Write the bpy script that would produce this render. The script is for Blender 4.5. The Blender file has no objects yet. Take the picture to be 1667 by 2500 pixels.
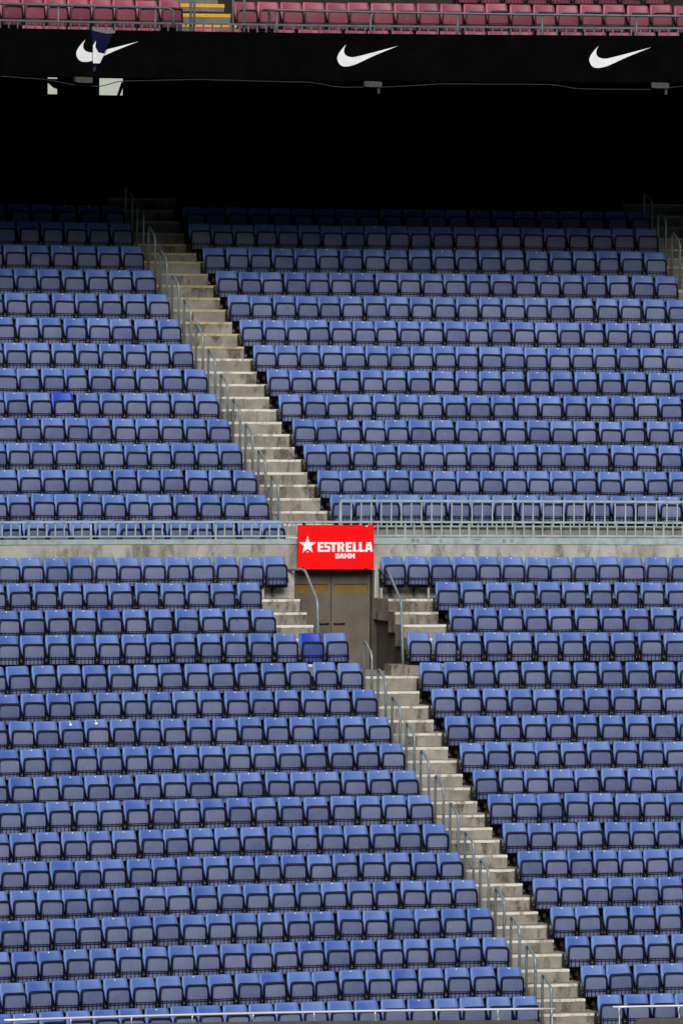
import bpy, math, random
from mathutils import Matrix, Vector
random.seed(7)
scn = bpy.context.scene
COL = scn.collection
PI = math.pi

# ------------------------------------------------------------------ camera, sky, sun, exposure
CAM_Z = 14.0
F_PX, W_PX, H_PX, HOR = 17500.0, 1667.0, 2500.0, 900.0
pitch = math.atan((H_PX / 2 - HOR) / F_PX)
cam_d = bpy.data.cameras.new('camera')
cam = bpy.data.objects.new('camera', cam_d); COL.objects.link(cam)
cam_d.sensor_fit = 'HORIZONTAL'; cam_d.sensor_width = 36.0
cam_d.lens = 36.0 * F_PX / W_PX
cam_d.clip_start = 1.0; cam_d.clip_end = 6000.0
cam.matrix_world = (Matrix.Translation((0, 0, CAM_Z)) @ Matrix.Rotation(PI / 2 - pitch, 4, 'X')
                    @ Matrix.Rotation(0.0074, 4, 'Z'))
scn.camera = cam

SUN_TO = Vector((0.08, -0.95, 0.68)).normalized()
el = math.asin(SUN_TO.z); rot = math.atan2(SUN_TO.x, SUN_TO.y)
world = bpy.data.worlds.new('World'); scn.world = world; world.use_nodes = True
wn = world.node_tree.nodes; wl = world.node_tree.links; wn.clear()
sky = wn.new('ShaderNodeTexSky'); sky.sky_type = 'NISHITA'; sky.sun_disc = False
sky.sun_elevation = el; sky.sun_rotation = rot
sky.air_density = 1.0; sky.dust_density = 0.4; sky.ozone_density = 1.2; sky.altitude = 20
bg = wn.new('ShaderNodeBackground'); bg.inputs['Strength'].default_value = 0.05
wo = wn.new('ShaderNodeOutputWorld')
wl.new(sky.outputs[0], bg.inputs[0]); wl.new(bg.outputs[0], wo.inputs[0])
sun_d = bpy.data.lights.new('sun', 'SUN'); sun_d.energy = 3.5; sun_d.angle = math.radians(32)
sun_d.color = (1.0, 0.975, 0.945)
sun = bpy.data.objects.new('sun', sun_d); COL.objects.link(sun)
sun.rotation_euler = SUN_TO.to_track_quat('Z', 'Y').to_euler(); sun.location = (-40, -60, 120)
vs = scn.view_settings
vs.view_transform = 'Standard'; vs.look = 'None'; vs.exposure = 0.14; vs.gamma = 1.0; vs.use_curve_mapping = False

# ------------------------------------------------------------------ stand coordinates
A = math.radians(19); RC = 40.0; Y0 = 128.0; DU = 0.82
X0 = (1262 - W_PX / 2) / F_PX * Y0
CA, SA = math.cos(A), math.sin(A)
TOP = False                    # top tier moved forward, scaled about the camera, to deepen shade under it
def P(s, u, z=0.0):            # s along the rows, u up the rake, z height
    if TOP: s, u, z = 0.9897 * s - 0.773, u - 2.4, 14 + (z - 14) * 0.983
    k = s * s / (2 * RC)
    return Vector((X0 + s * CA - u * SA + k * SA, Y0 + s * SA + u * CA - k * CA, z))
def yaw(s, c=1.0): return A - c * s / RC
def proj(p):
    y, z = p[1], p[2] - CAM_Z
    d = y * math.cos(pitch) - z * math.sin(pitch); b = y * math.sin(pitch) + z * math.cos(pitch)
    return W_PX / 2 + F_PX * p[0] / d, H_PX / 2 - F_PX * b / d + 0.0074 * F_PX * p[0] / d
def U(k): return (k - 1) * DU
# row: seat-top height, left block (first s, last s, gaps), right block (first s, last s, gaps)
ROWS = {
 1:(2.791,-9.629,0.005,19,1.601,3.085,3), 2:(3.257,-9.648,0.003,19,1.596,3.103,3), 3:(3.719,-9.161,0.014,18,1.595,3.618,4),
 4:(4.193,-9.172,0.021,18,1.602,3.643,4), 5:(4.649,-8.676,0.012,17,1.574,3.994,5), 6:(5.105,-8.679,0.016,17,1.586,4.509,6),
 7:(5.569,-8.182,0.009,16,1.586,4.536,6), 8:(6.058,-7.707,0.022,15,1.583,5.058,7), 9:(6.479,-7.719,0.016,15,1.597,5.093,7),
 10:(6.942,-7.206,0.027,14,1.608,5.626,8), 11:(7.409,-7.209,0.047,14,1.607,5.673,8), 12:(7.882,-6.711,0.035,13,1.628,6.206,9),
 13:(8.363,-6.743,0.036,13,1.662,6.282,9), 14:(8.902,-6.214,0.034,12,1.701,6.827,10), 15:(9.351,-5.960,-1.185,9,2.829,6.867,8),
 16:(9.831,-5.985,-1.211,9,2.847,7.460,9), 17:(10.306,-5.476,-0.396,10,2.033,7.822,12), 18:(11.008,-5.171,-0.174,10,None,None,0),
 19:(11.497,-5.253,-0.244,10,1.512,8.198,14), 20:(11.974,-4.772,-0.244,9,1.516,8.714,15), 21:(12.489,-4.775,-0.264,9,1.517,8.778,15),
 22:(12.978,-4.284,-0.248,8,1.533,9.322,16), 23:(13.482,-4.312,-0.244,8,1.537,9.400,16), 24:(13.978,-3.808,-0.229,7,1.538,9.943,17),
 25:(14.485,-3.848,-0.252,7,1.510,10.060,18), 26:(15.004,-3.346,-0.256,6,1.501,10.583,19), 27:(15.517,-3.354,-0.254,6,1.494,10.693,19),
 28:(16.021,-2.883,-0.286,5,1.501,10.755,19), 29:(16.531,-2.885,-0.307,5,1.479,10.824,19), 30:(17.036,-2.345,-0.291,4,1.437,10.924,20),
 31:(17.414,-2.304,-0.218,4,1.539,11.064,20)}
SEAT_H = 0.82
FL = {k: v[0] - SEAT_H for k, v in ROWS.items()}
FL[32] = FL[31] + 0.5; FL[33] = FL[32] + 0.5

# ------------------------------------------------------------------ materials
def nt(name):
    m = bpy.data.materials.new(name); m.use_nodes = True
    n, l = m.node_tree.nodes, m.node_tree.links
    return m, n, l, n['Principled BSDF']
def ramp(n, l, src, stops):
    r = n.new('ShaderNodeValToRGB'); e = r.color_ramp.elements
    while len(e) < len(stops): e.new(0.5)
    for i, (p, c) in enumerate(stops):
        e[i].position = p; e[i].color = c if len(c) == 4 else (*c, 1)
    l.new(src, r.inputs[0]); return r
def mixc(n, l, fac, a, b, mode='MIX'):
    x = n.new('ShaderNodeMix'); x.data_type = 'RGBA'; x.blend_type = mode
    for sock, v in ((x.inputs[0], fac), (x.inputs[6], a), (x.inputs[7], b)):
        if isinstance(v, (int, float)): sock.default_value = v
        elif isinstance(v, tuple): sock.default_value = (*v, 1)
        else: l.new(v, sock)
    return x.outputs[2]
def math_(n, l, op, a, b=0.0):
    x = n.new('ShaderNodeMath'); x.operation = op
    for sock, v in ((x.inputs[0], a), (x.inputs[1], b)):
        if isinstance(v, (int, float)): sock.default_value = v
        else: l.new(v, sock)
    return x.outputs[0]
def noise(n, l, vec, scale, detail=3, rough=0.55, w=None):
    t = n.new('ShaderNodeTexNoise'); t.inputs['Scale'].default_value = scale
    t.inputs['Detail'].default_value = detail; t.inputs['Roughness'].default_value = rough
    if w is not None:
        t.noise_dimensions = '4D'; l.new(w, t.inputs['W'])
    if vec is not None: l.new(vec, t.inputs['Vector'])
    return t.outputs['Fac']
def position(n): return n.new('ShaderNodeNewGeometry').outputs['Position']
def scaled(n, l, vec, sc):
    x = n.new('ShaderNodeMapping'); x.inputs['Scale'].default_value = sc
    l.new(vec, x.inputs['Vector']); return x.outputs[0]
def rand_val(n, l):
    o = n.new('ShaderNodeObjectInfo'); g = n.new('ShaderNodeNewGeometry')
    return math_(n, l, 'FRACT', math_(n, l, 'ADD', o.outputs['Random'], g.outputs['Random Per Island']))

def plastic(name, fresh, faded, rough=0.5, stain=None, spread=0.55):
    m, n, l, b = nt(name)
    r = rand_val(n, l); pos = position(n)
    big = noise(n, l, pos, 3.2, 3, 0.6)
    fine = noise(n, l, pos, 22.0, 4, 0.65)
    f = math_(n, l, 'ADD', math_(n, l, 'MULTIPLY', big, 0.75), math_(n, l, 'MULTIPLY', r, spread))
    at = n.new('ShaderNodeAttribute'); at.attribute_name = 'wear_highlight'
    f = math_(n, l, 'ADD', f, math_(n, l, 'MULTIPLY', at.outputs['Fac'], 0.38))  # paler edges and top: wear plus a painted soft highlight
    rr = ramp(n, l, f, [(0.25, fresh), (1.0, faded)])
    c = mixc(n, l, math_(n, l, 'MULTIPLY', fine, 0.35), rr.outputs[0], faded)
    if stain:
        w = math_(n, l, 'MULTIPLY', r, 37.0)
        s1 = noise(n, l, pos, 7.5, 3, 0.6, w)
        sr = ramp(n, l, s1, [(0.66, (0, 0, 0)), (0.72, (1, 1, 1))])
        r2 = math_(n, l, 'GREATER_THAN', math_(n, l, 'FRACT', math_(n, l, 'MULTIPLY', r, 13.7)), 0.80)
        c = mixc(n, l, math_(n, l, 'MULTIPLY', math_(n, l, 'MULTIPLY', sr.outputs[0], r2), 0.75), c, stain)
        # pale scuffs
        s2 = noise(n, l, scaled(n, l, pos, (1, 1, 0.45)), 30.0, 2, 0.5)
        s2r = ramp(n, l, s2, [(0.68, (0, 0, 0)), (0.78, (1, 1, 1))])
        c = mixc(n, l, math_(n, l, 'MULTIPLY', s2r.outputs[0], 0.25), c, (0.55, 0.55, 0.6))
    l.new(c, b.inputs['Base Color']); b.inputs['Roughness'].default_value = rough
    b.inputs['Specular IOR Level'].default_value = 0.35
    return m
def plain(name, col, rough=0.6, metal=0.0, var=0.0, scale=6.0, col2=None):
    m, n, l, b = nt(name)
    if var or col2:
        f = noise(n, l, position(n), scale, 4, 0.6)
        c2 = col2 or tuple(x * (1 - var) for x in col)
        rr = ramp(n, l, f, [(0.35, col), (0.68, c2)])
        l.new(rr.outputs[0], b.inputs['Base Color'])
    else: b.inputs['Base Color'].default_value = (*col, 1)
    b.inputs['Roughness'].default_value = rough; b.inputs['Metallic'].default_value = metal
    return m
def concrete(name, base, light, dark, streak=0.5, stain_scale=1.0):
    m, n, l, b = nt(name); pos = position(n)
    a = noise(n, l, pos, 2.1 * stain_scale, 5, 0.62)
    c = ramp(n, l, a, [(0.3, base), (0.7, light)]).outputs[0]
    fine = noise(n, l, pos, 40.0, 4, 0.7)
    c = mixc(n, l, math_(n, l, 'MULTIPLY', fine, 0.30), c, tuple(x * 0.55 for x in base))
    st = noise(n, l, scaled(n, l, pos, (2.6, 2.6, 0.9)), 1.5 * stain_scale, 5, 0.65)
    pt = noise(n, l, pos, 1.1, 3, 0.5)
    sm = ramp(n, l, math_(n, l, 'ADD', math_(n, l, 'MULTIPLY', st, 0.7), math_(n, l, 'MULTIPLY', pt, 0.3)),
              [(0.505, (0, 0, 0)), (0.60, (1, 1, 1))]).outputs[0]
    sp = ramp(n, l, noise(n, l, pos, 60.0, 3, 0.6), [(0.35, (0.15, 0.15, 0.15)), (0.6, (1, 1, 1))]).outputs[0]
    c = mixc(n, l, math_(n, l, 'MULTIPLY', math_(n, l, 'MULTIPLY', sm, sp), streak), c, dark)
    l.new(c, b.inputs['Base Color']); b.inputs['Roughness'].default_value = 0.9
    b.inputs['Specular IOR Level'].default_value = 0.2
    bp = n.new('ShaderNodeBump'); bp.inputs['Strength'].default_value = 0.25; bp.inputs['Distance'].default_value = 0.01
    l.new(fine, bp.inputs['Height']); l.new(bp.outputs[0], b.inputs['Normal'])
    return m

M = {}
M['back'] = plastic('faded_blue_plastic', (0.019, 0.068, 0.285), (0.105, 0.178, 0.43), 0.5, spread=0.58)
M['pan'] = plastic('grey_blue_plastic', (0.060, 0.084, 0.18), (0.155, 0.178, 0.285), 0.6, (0.03, 0.05, 0.25))
M['rim'] = plain('navy_plastic', (0.0025, 0.004, 0.024), 0.6)
M['rim'].node_tree.nodes['Principled BSDF'].inputs['Specular IOR Level'].default_value = 0.25
M['new_blue'] = plastic('fresh_blue_plastic', (0.006, 0.032, 0.36), (0.018, 0.06, 0.44), 0.45)
M['new_pan'] = plastic('fresh_blue_pan_plastic', (0.025, 0.045, 0.19), (0.05, 0.072, 0.25), 0.5)
M['mback'] = plastic('faded_maroon_plastic', (0.17, 0.02, 0.042), (0.32, 0.075, 0.11), 0.5)
M['mpan'] = plastic('maroon_pan_plastic', (0.11, 0.018, 0.032), (0.20, 0.05, 0.068), 0.6, (0.12, 0.02, 0.03))
M['mrim'] = plain('dark_maroon_plastic', (0.022, 0.004, 0.009), 0.5)
M['bracket'] = plain('black_steel', (0.004, 0.004, 0.0055), 0.6)
M['bolt'] = plain('zinc_bolt', (0.30, 0.27, 0.22), 0.4, 0.6)
M['tag'] = plain('white_tag', (0.85, 0.85, 0.85), 0.4)
M['step'] = concrete('step_concrete', (0.185, 0.165, 0.135), (0.37, 0.34, 0.29), (0.03, 0.019, 0.010), 0.97)
M['stained'] = concrete('black_stained_concrete', (0.22, 0.19, 0.15), (0.34, 0.31, 0.26), (0.02, 0.014, 0.008), 1.0, 2.6)
M['nosing'] = concrete('worn_nosing', (0.62, 0.57, 0.48), (0.80, 0.75, 0.64), (0.06, 0.042, 0.028), 0.85, 1.4)
M['ynosing'] = concrete('faded_yellow_nosing', (0.42, 0.36, 0.18), (0.58, 0.50, 0.28), (0.08, 0.06, 0.03), 0.6, 1.6)
M['terrace'] = concrete('grimy_shade_concrete', (0.014, 0.012, 0.010), (0.034, 0.030, 0.025), (0.015, 0.012, 0.009), 0.7)  # grime, with the under-seat shade also put into the near-black colour
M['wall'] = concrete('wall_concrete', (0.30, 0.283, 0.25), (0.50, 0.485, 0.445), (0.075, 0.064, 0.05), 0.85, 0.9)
M['pitwall'] = concrete('stained_shade_wall_concrete', (0.06, 0.053, 0.043), (0.115, 0.10, 0.082), (0.03, 0.025, 0.02), 0.7, 0.8)  # stained concrete, darkened further to paint in the shade of the side wall
M['rail'] = plain('galvanised_rail', (0.25, 0.315, 0.325), 0.45, 0.2, col2=(0.17, 0.22, 0.23), scale=9)
M['fence'] = plain('painted_rail', (0.36, 0.43, 0.42), 0.55, 0.0, col2=(0.24, 0.29, 0.285), scale=5)
M['drail'] = plain('grey_rail', (0.11, 0.135, 0.15), 0.5, 0.2, col2=(0.075, 0.09, 0.10), scale=9)
M['chrome'] = plain('polished_steel', (0.88, 0.88, 0.87), 0.30, 0.35)
M['taupe'] = plain('taupe_tarpaulin', (0.085, 0.075, 0.062), 0.75, col2=(0.055, 0.05, 0.042), scale=3)
M['red'] = plain('red_sign_paint', (0.92, 0.003, 0.004), 0.6)
M['red'].node_tree.nodes['Principled BSDF'].inputs['Specular IOR Level'].default_value = 0.12
M['white'] = plain('white_vinyl', (0.86, 0.86, 0.86), 0.5)
M['bannerwhite'] = plain('white_banner_print', (0.80, 0.80, 0.80), 0.55, col2=(0.68, 0.68, 0.67), scale=4)
M['black'] = plain('black_banner', (0.0007, 0.0007, 0.0008), 0.9, col2=(0.002, 0.0019, 0.0019), scale=2)
M['black'].node_tree.nodes['Principled BSDF'].inputs['Specular IOR Level'].default_value = 0.04
M['navyflap'] = plain('navy_banner', (0.0018, 0.0045, 0.024), 0.8)
M['navyflap'].node_tree.nodes['Principled BSDF'].inputs['Specular IOR Level'].default_value = 0.1
M['greyhem'] = plain('grey_hem', (0.12, 0.12, 0.13), 0.7)
M['dark'] = plain('dark_soffit', (0.002, 0.002, 0.002), 0.9)  # near-black colour carries the deep shade under the deck
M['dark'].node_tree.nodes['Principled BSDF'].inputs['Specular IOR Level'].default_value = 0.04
M['door'] = plain('taupe_door_paint', (0.125, 0.10, 0.075), 0.65, col2=(0.085, 0.067, 0.05), scale=2.2)
M['doorstrip'] = plain('amber_panel', (0.20, 0.115, 0.012), 0.45, col2=(0.14, 0.08, 0.01), scale=5)
M['mstep'] = concrete('grey_step_concrete', (0.13, 0.13, 0.125), (0.19, 0.19, 0.18), (0.05, 0.05, 0.045), 0.5)
M['yellow'] = plain('yellow_paint', (0.75, 0.36, 0.012), 0.6, col2=(0.62, 0.29, 0.012), scale=12)
M['lamp'] = plain('grey_lamp_casing', (0.055, 0.05, 0.038), 0.7, col2=(0.03, 0.028, 0.022), scale=6)
M['cable'] = plain('pale_cable', (0.022, 0.02, 0.017), 0.85)
M['grass'] = plain('grass', (0.035, 0.07, 0.018), 0.9, col2=(0.05, 0.10, 0.025), scale=0.6)
M['bowl'] = plain('distant_blue_seating', (0.03, 0.05, 0.14), 0.7, col2=(0.05, 0.06, 0.12), scale=1.5)
M['rust'] = plain('rust_mark', (0.22, 0.07, 0.03), 0.8)

# ------------------------------------------------------------------ mesh helpers
class MB:
    def __init__(self): self.v = []; self.f = []; self.m = []; self.sm = []; self.w = []
    def add(self, vs_, fs, mi=0, smooth=False, w=None):
        o = len(self.v); self.v += [tuple(p) for p in vs_]; self.w += w or [0.0] * len(vs_)
        for f in fs:
            self.f.append(tuple(i + o for i in f)); self.m.append(mi); self.sm.append(smooth)
    def box(self, x0, x1, y0, y1, z0, z1, mi=0):
        self.add([(x0,y0,z0),(x1,y0,z0),(x1,y1,z0),(x0,y1,z0),(x0,y0,z1),(x1,y0,z1),(x1,y1,z1),(x0,y1,z1)],
                 [(0,3,2,1),(4,5,6,7),(0,1,5,4),(1,2,6,5),(2,3,7,6),(3,0,4,7)], mi)
    def sbox(self, s0, s1, u0, u1, z0, z1, n=1, o=Vector((0,0,0)), tilt=0.0, mi=0):
        """box along the row curve, in stand coordinates"""
        vs_ = []
        for i in range(n + 1):
            s = s0 + (s1 - s0) * i / n; dz = tilt * (s - 3.2)
            for (u, z) in ((u0, z0), (u1, z0), (u1, z1), (u0, z1)):
                vs_.append(P(s, u, z + dz) - o)
        fs = [(0, 1, 2, 3), tuple(4 * n + i for i in (3, 2, 1, 0))]
        for i in range(n):
            a = 4 * i; b = a + 4
            for j in range(4):
                k = (j + 1) % 4; fs.append((a + j, b + j, b + k, a + k))
        self.add(vs_, fs, mi)
    def tube(self, pts, r, seg=8, mi=0):
        pts = [Vector(p) for p in pts]; vs_ = []; n = len(pts)
        a = None
        for i, p in enumerate(pts):
            d = (pts[min(i + 1, n - 1)] - pts[max(i - 1, 0)]).normalized()
            if a is None: a = d.cross(Vector((0, 0, 1)) if abs(d.z) < 0.9 else Vector((0, 1, 0))).normalized()
            else: a = (a - d * a.dot(d)).normalized()
            b = d.cross(a).normalized()
            for j in range(seg):
                t = 2 * PI * j / seg; vs_.append(p + a * (r * math.cos(t)) + b * (r * math.sin(t)))
        fs = []
        for i in range(n - 1):
            for j in range(seg):
                k = (j + 1) % seg; fs.append((i*seg+j, i*seg+k, (i+1)*seg+k, (i+1)*seg+j))
        fs.append(tuple(range(seg))); fs.append(tuple((n-1)*seg + j for j in reversed(range(seg))))
        self.add(vs_, fs, mi, True)
    def poly(self, pts, mapf, thick, mi=0):
        """extruded flat outline; mapf(x, y, d) -> world/local point"""
        n = len(pts)
        vs_ = [mapf(x, y, 0) for x, y in pts] + [mapf(x, y, thick) for x, y in pts]
        fs = [tuple(range(n)), tuple(reversed(range(n, 2 * n)))]
        fs += [(i, (i + 1) % n, n + (i + 1) % n, n + i) for i in range(n)]
        self.add(vs_, fs, mi)
    def mesh(self, name, mats, recalc=True):
        me = bpy.data.meshes.new(name); me.from_pydata(self.v, [], self.f)
        for m in (mats if isinstance(mats, (list, tuple)) else [mats]): me.materials.append(m)
        me.polygons.foreach_set('material_index', self.m)
        me.polygons.foreach_set('use_smooth', self.sm)
        if any(self.w): me.attributes.new('wear_highlight', 'FLOAT', 'POINT').data.foreach_set('value', self.w)
        if recalc:
            import bmesh
            bm = bmesh.new(); bm.from_mesh(me)
            bmesh.ops.recalc_face_normals(bm, faces=bm.faces[:]); bm.to_mesh(me); bm.free()
        me.update(); return me
def link(name, me, parent=None, loc=None, rz=0.0):
    o = bpy.data.objects.new(name, me); COL.objects.link(o)
    if parent: o.parent = parent
    if loc is not None: o.location = loc
    if rz: o.rotation_euler.z = rz
    return o
def tag(o, label=None, cat=None, group=None, kind=None):
    if label: o['label'] = label
    if cat: o['category'] = cat
    if group: o['group'] = group
    if kind: o['kind'] = kind
    return o
def thing(name, label, cat, loc=(0, 0, 0), rz=0.0, group=None):
    return tag(link(name, None, None, loc, rz), label, cat, group)
def part(name, mb, mat, parent): return link(name, mb.mesh(name, mat), parent)
ORD = ['first','second','third','fourth','fifth','sixth','seventh','eighth','ninth','tenth','eleventh','twelfth','thirteenth',
       'fourteenth','fifteenth','sixteenth','seventeenth','eighteenth','nineteenth','twentieth','twenty-first','twenty-second',
       'twenty-third','twenty-fourth','twenty-fifth']

# ------------------------------------------------------------------ the setting
g = MB(); g.add([(-900,-400,0),(900,-400,0),(900,1500,0),(-900,1500,0)], [(0,1,2,3)])
tag(link('ground', g.mesh('ground', M['grass'])), kind='structure')

S_MIN, S_MAX = -30.0, 30.0
def terrace(name, prof, cuts, mat):
    """stepped profile (u, z) swept along the row curve; cuts = list of (s0, s1) spans"""
    mb = MB()
    for (s0, s1) in cuts:
        n = max(2, int((s1 - s0) / 1.0)); m = len(prof); vs_ = []
        for i in range(n + 1):
            s = s0 + (s1 - s0) * i / n
            vs_ += [P(s, u, z) for u, z in prof]
        fs = [(i*m+j, (i+1)*m+j, (i+1)*m+j+1, i*m+j+1) for i in range(n) for j in range(m - 1)]
        mb.add(vs_, fs)
    return tag(link(name, mb.mesh(name, mat, recalc=False)), kind='structure')
def profile(k0, k1, u_start, z_start, u_end=None):
    p = [(u_start, z_start), (u_start, FL[k0])]
    for k in range(k0, k1):
        r = U(k) + 0.12; p += [(r, FL[k]), (r, FL[k + 1])]
    p.append((u_end if u_end is not None else U(k1) + 0.12, FL[k1]))
    return p
PIT0, PIT1, WALL_U = 0.14, 1.93, 13.30
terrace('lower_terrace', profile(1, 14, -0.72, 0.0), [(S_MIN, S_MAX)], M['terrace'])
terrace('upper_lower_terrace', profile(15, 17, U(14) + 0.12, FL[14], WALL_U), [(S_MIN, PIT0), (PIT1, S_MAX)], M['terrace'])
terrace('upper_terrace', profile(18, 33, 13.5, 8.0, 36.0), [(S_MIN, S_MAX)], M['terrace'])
lm = MB(); lm.sbox(PIT0 - 0.02, PIT1 + 0.12, U(14) + 0.12, 13.6, 7.6, FL[14] - 0.01)
tag(link('landing', lm.mesh('landing', M['step'])), kind='structure')

# deck over the back of the stand, carrying the maroon tier
TL = 0.009
TOP = True
def zt(s): return TL * (s - 3.2)
FU = 19.0
dk = MB()
_n = 30; _v = []
for i in range(_n + 1):          # soffit rising towards the back
    s = S_MIN + (S_MAX - S_MIN) * i / _n
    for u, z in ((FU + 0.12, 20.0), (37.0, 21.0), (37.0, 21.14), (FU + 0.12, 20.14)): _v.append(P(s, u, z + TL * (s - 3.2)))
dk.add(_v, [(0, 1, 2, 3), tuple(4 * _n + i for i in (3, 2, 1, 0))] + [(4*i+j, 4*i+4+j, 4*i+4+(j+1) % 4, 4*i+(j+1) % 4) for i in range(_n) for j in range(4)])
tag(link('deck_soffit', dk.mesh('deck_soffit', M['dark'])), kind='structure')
MZ = {1: 20.96, 2: 21.565, 3: 22.18, 4: 22.8}; MU = {1: 19.6, 2: 20.45, 3: 21.3, 4: 22.15}
MFL = {k: z - SEAT_H for k, z in MZ.items()}
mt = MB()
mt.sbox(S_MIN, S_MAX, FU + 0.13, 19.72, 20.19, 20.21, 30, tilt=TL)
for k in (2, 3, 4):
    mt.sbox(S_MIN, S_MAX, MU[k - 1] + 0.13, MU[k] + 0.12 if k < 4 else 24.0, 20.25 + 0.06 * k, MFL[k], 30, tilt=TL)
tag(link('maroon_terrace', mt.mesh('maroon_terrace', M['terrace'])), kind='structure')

TOP = False
# unseen rest of the bowl, added and raised to block low sky light
ob = MB(); vs_ = []; prof_ = [(72,0),(72,5)]
for i in range(22): prof_ += [(73 + 2.2*i, 5 + 1.1*i + 0.065*i*i), (73 + 2.2*i, 5 + 1.1*(i+1) + 0.065*(i+1)**2)]
prof_ += [(121, 61.0), (124, 61.0), (124, 0)]
na = 64
for i in range(na + 1):
    a = math.radians(-42 - 276 * i / na)         # leaves out the side of the stand we look at
    for r_, z_ in prof_: vs_.append((r_ * math.cos(a + PI / 2), 76 + r_ * math.sin(a + PI / 2), z_))
m_ = len(prof_)
ob.add(vs_, [(i*m_+j, (i+1)*m_+j, (i+1)*m_+j+1, i*m_+j+1) for i in range(na) for j in range(m_ - 1)])
tag(link('unseen_opposite_terraces', ob.mesh('unseen_opposite_terraces', M['bowl'], recalc=False)), kind='structure')

# back wall with two openings to the sky
bw = thing('back_wall', 'dark rear wall of the covered stand with two bright gaps', 'wall', P(2, 34, 17.6))
def bwp(s0, s1, z0, z1, n=1):
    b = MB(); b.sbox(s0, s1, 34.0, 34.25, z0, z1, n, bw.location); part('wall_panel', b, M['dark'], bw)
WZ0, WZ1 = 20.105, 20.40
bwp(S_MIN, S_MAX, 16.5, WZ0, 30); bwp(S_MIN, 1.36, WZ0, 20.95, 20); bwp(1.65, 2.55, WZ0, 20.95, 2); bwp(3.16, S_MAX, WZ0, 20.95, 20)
b = MB(); b.poly([(1.36, 20.36), (1.50, 20.25), (1.65, 20.20), (1.65, 20.45), (1.36, 20.45)], lambda x, y, d: P(x, 33.98 + d, y) - bw.location, 0.05)
part('sloping_cover', b, M['dark'], bw)
b = MB(); b.poly([(2.955, WZ0), (3.015, WZ0), (3.12, 20.40), (3.055, 20.40)], lambda x, y, d: P(x, 33.96 + d, y) - bw.location, 0.05)
part('diagonal_brace', b, M['dark'], bw)
for sx in (1.22, 1.27):
    b = MB(); b.sbox(sx, sx + 0.012, 33.97, 33.99, 20.2, 20.42, 1, bw.location); part('painted_light_slit', b, M['cable'], bw)  # solid paler strips painted in place of light through slits

# ------------------------------------------------------------------ seats
def grid(nu, nv, f):
    vs_ = [f(i / nu, j / nv) for j in range(nv + 1) for i in range(nu + 1)]
    fs = [(j*(nu+1)+i, j*(nu+1)+i+1, (j+1)*(nu+1)+i+1, (j+1)*(nu+1)+i) for j in range(nv) for i in range(nu)]
    return vs_, fs
SW = 0.228       # half width
def backrest_mb(mb, mi=0):
    nu, nv = 8, 8
    vv = [0, .2, .4, .6, .76, .87, .94, .98, 1.0]
    ww = [.80, .90, .975, 1.025, 1.01, .985, .96, .93, .865]
    def prof(v, t, off):
        z = 0.34 + 0.48 * v
        y = -0.115 + 0.105 * v + 0.02 * v * v + 0.028 * (1 - t * t) - 0.01
        if v > 0.93: y += 0.012 * ((v - 0.93) / 0.07) ** 2; z -= 0.004 * ((v - .93) / .07) ** 2
        return y + off, z
    front = []; back = []; wear_highlight = []
    for j, v in enumerate(vv):
        for i in range(nu + 1):
            t = -1 + 2 * i / nu; x = SW * ww[j] * t
            y, z = prof(v, t, 0); front.append((x, y, z)); wear_highlight.append(max(abs(t) ** 5, 0.9 if j >= 7 else 0.35 if j == 6 else 0.0))
            y, z = prof(v, t, 0.022); back.append((x * (1.0 if j < 8 else 1.0), y, z - (0.006 if j == 8 else 0)))
    n1 = nu + 1; fs = []
    N = len(front)
    for j in range(8):
        for i in range(nu):
            a = j*n1+i; fs.append((a, a+1, a+n1+1, a+n1)); fs.append((N+a+1, N+a, N+a+n1, N+a+n1+1))
    loop = [i for i in range(n1)] + [j*n1+nu for j in range(1, 9)] + [8*n1+i for i in range(nu-1, -1, -1)] + [j*n1 for j in range(7, 0, -1)]
    L = len(loop)
    for q in range(L):
        a, c = loop[q], loop[(q+1) % L]; fs.append((c, a, N+a, N+c))
    mb.add(front + back, fs, mi, True, wear_highlight + wear_highlight)
PZ0, PZ1, PY = 0.262, 0.668, -0.205
def pan_y(v, t): return PY + 0.012 * (1 - v) - 0.012 * math.sin(PI * v)
def pan_outline(inset=0.0, n=5):
    """rounded outline of the folded seat, from bottom left up and round to bottom right"""
    w0, w1, r = SW * 0.94 - inset, SW * 0.97 - inset, 0.062 - inset * 0.6
    z0, z1 = PZ0 + (inset if inset else 0), PZ1 - inset
    pts = [(-w0, z0), (-w1 * 1.0, z0 + (z1 - z0) * 0.45), (-w1 * 0.985, z1 - r - 0.02)]
    for i in range(n + 1):
        a = PI - (PI / 2) * i / n
        pts.append((-w1 * 0.965 + r + r * math.cos(a), z1 - r + r * math.sin(a)))
    return pts + [(-x, z) for x, z in reversed(pts)]
def pan_mb(mb, mi=0):
    def f(a, v):
        t = -1 + 2 * a; z = PZ0 + 0.012 + (PZ1 - PZ0 - 0.03) * v
        w = SW * (0.92 + 0.03 * v) if v < 0.9 else SW * 0.86
        return (w * t, pan_y(v, t) + 0.035 + 0.012 * t * t, z)
    vs_, fs = grid(6, 6, f)
    mb.add(vs_, fs, mi, True)
    mb.add([(x, y + 0.02, z) for x, y, z in vs_], [tuple(reversed(q)) for q in fs], mi, True)
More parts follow.
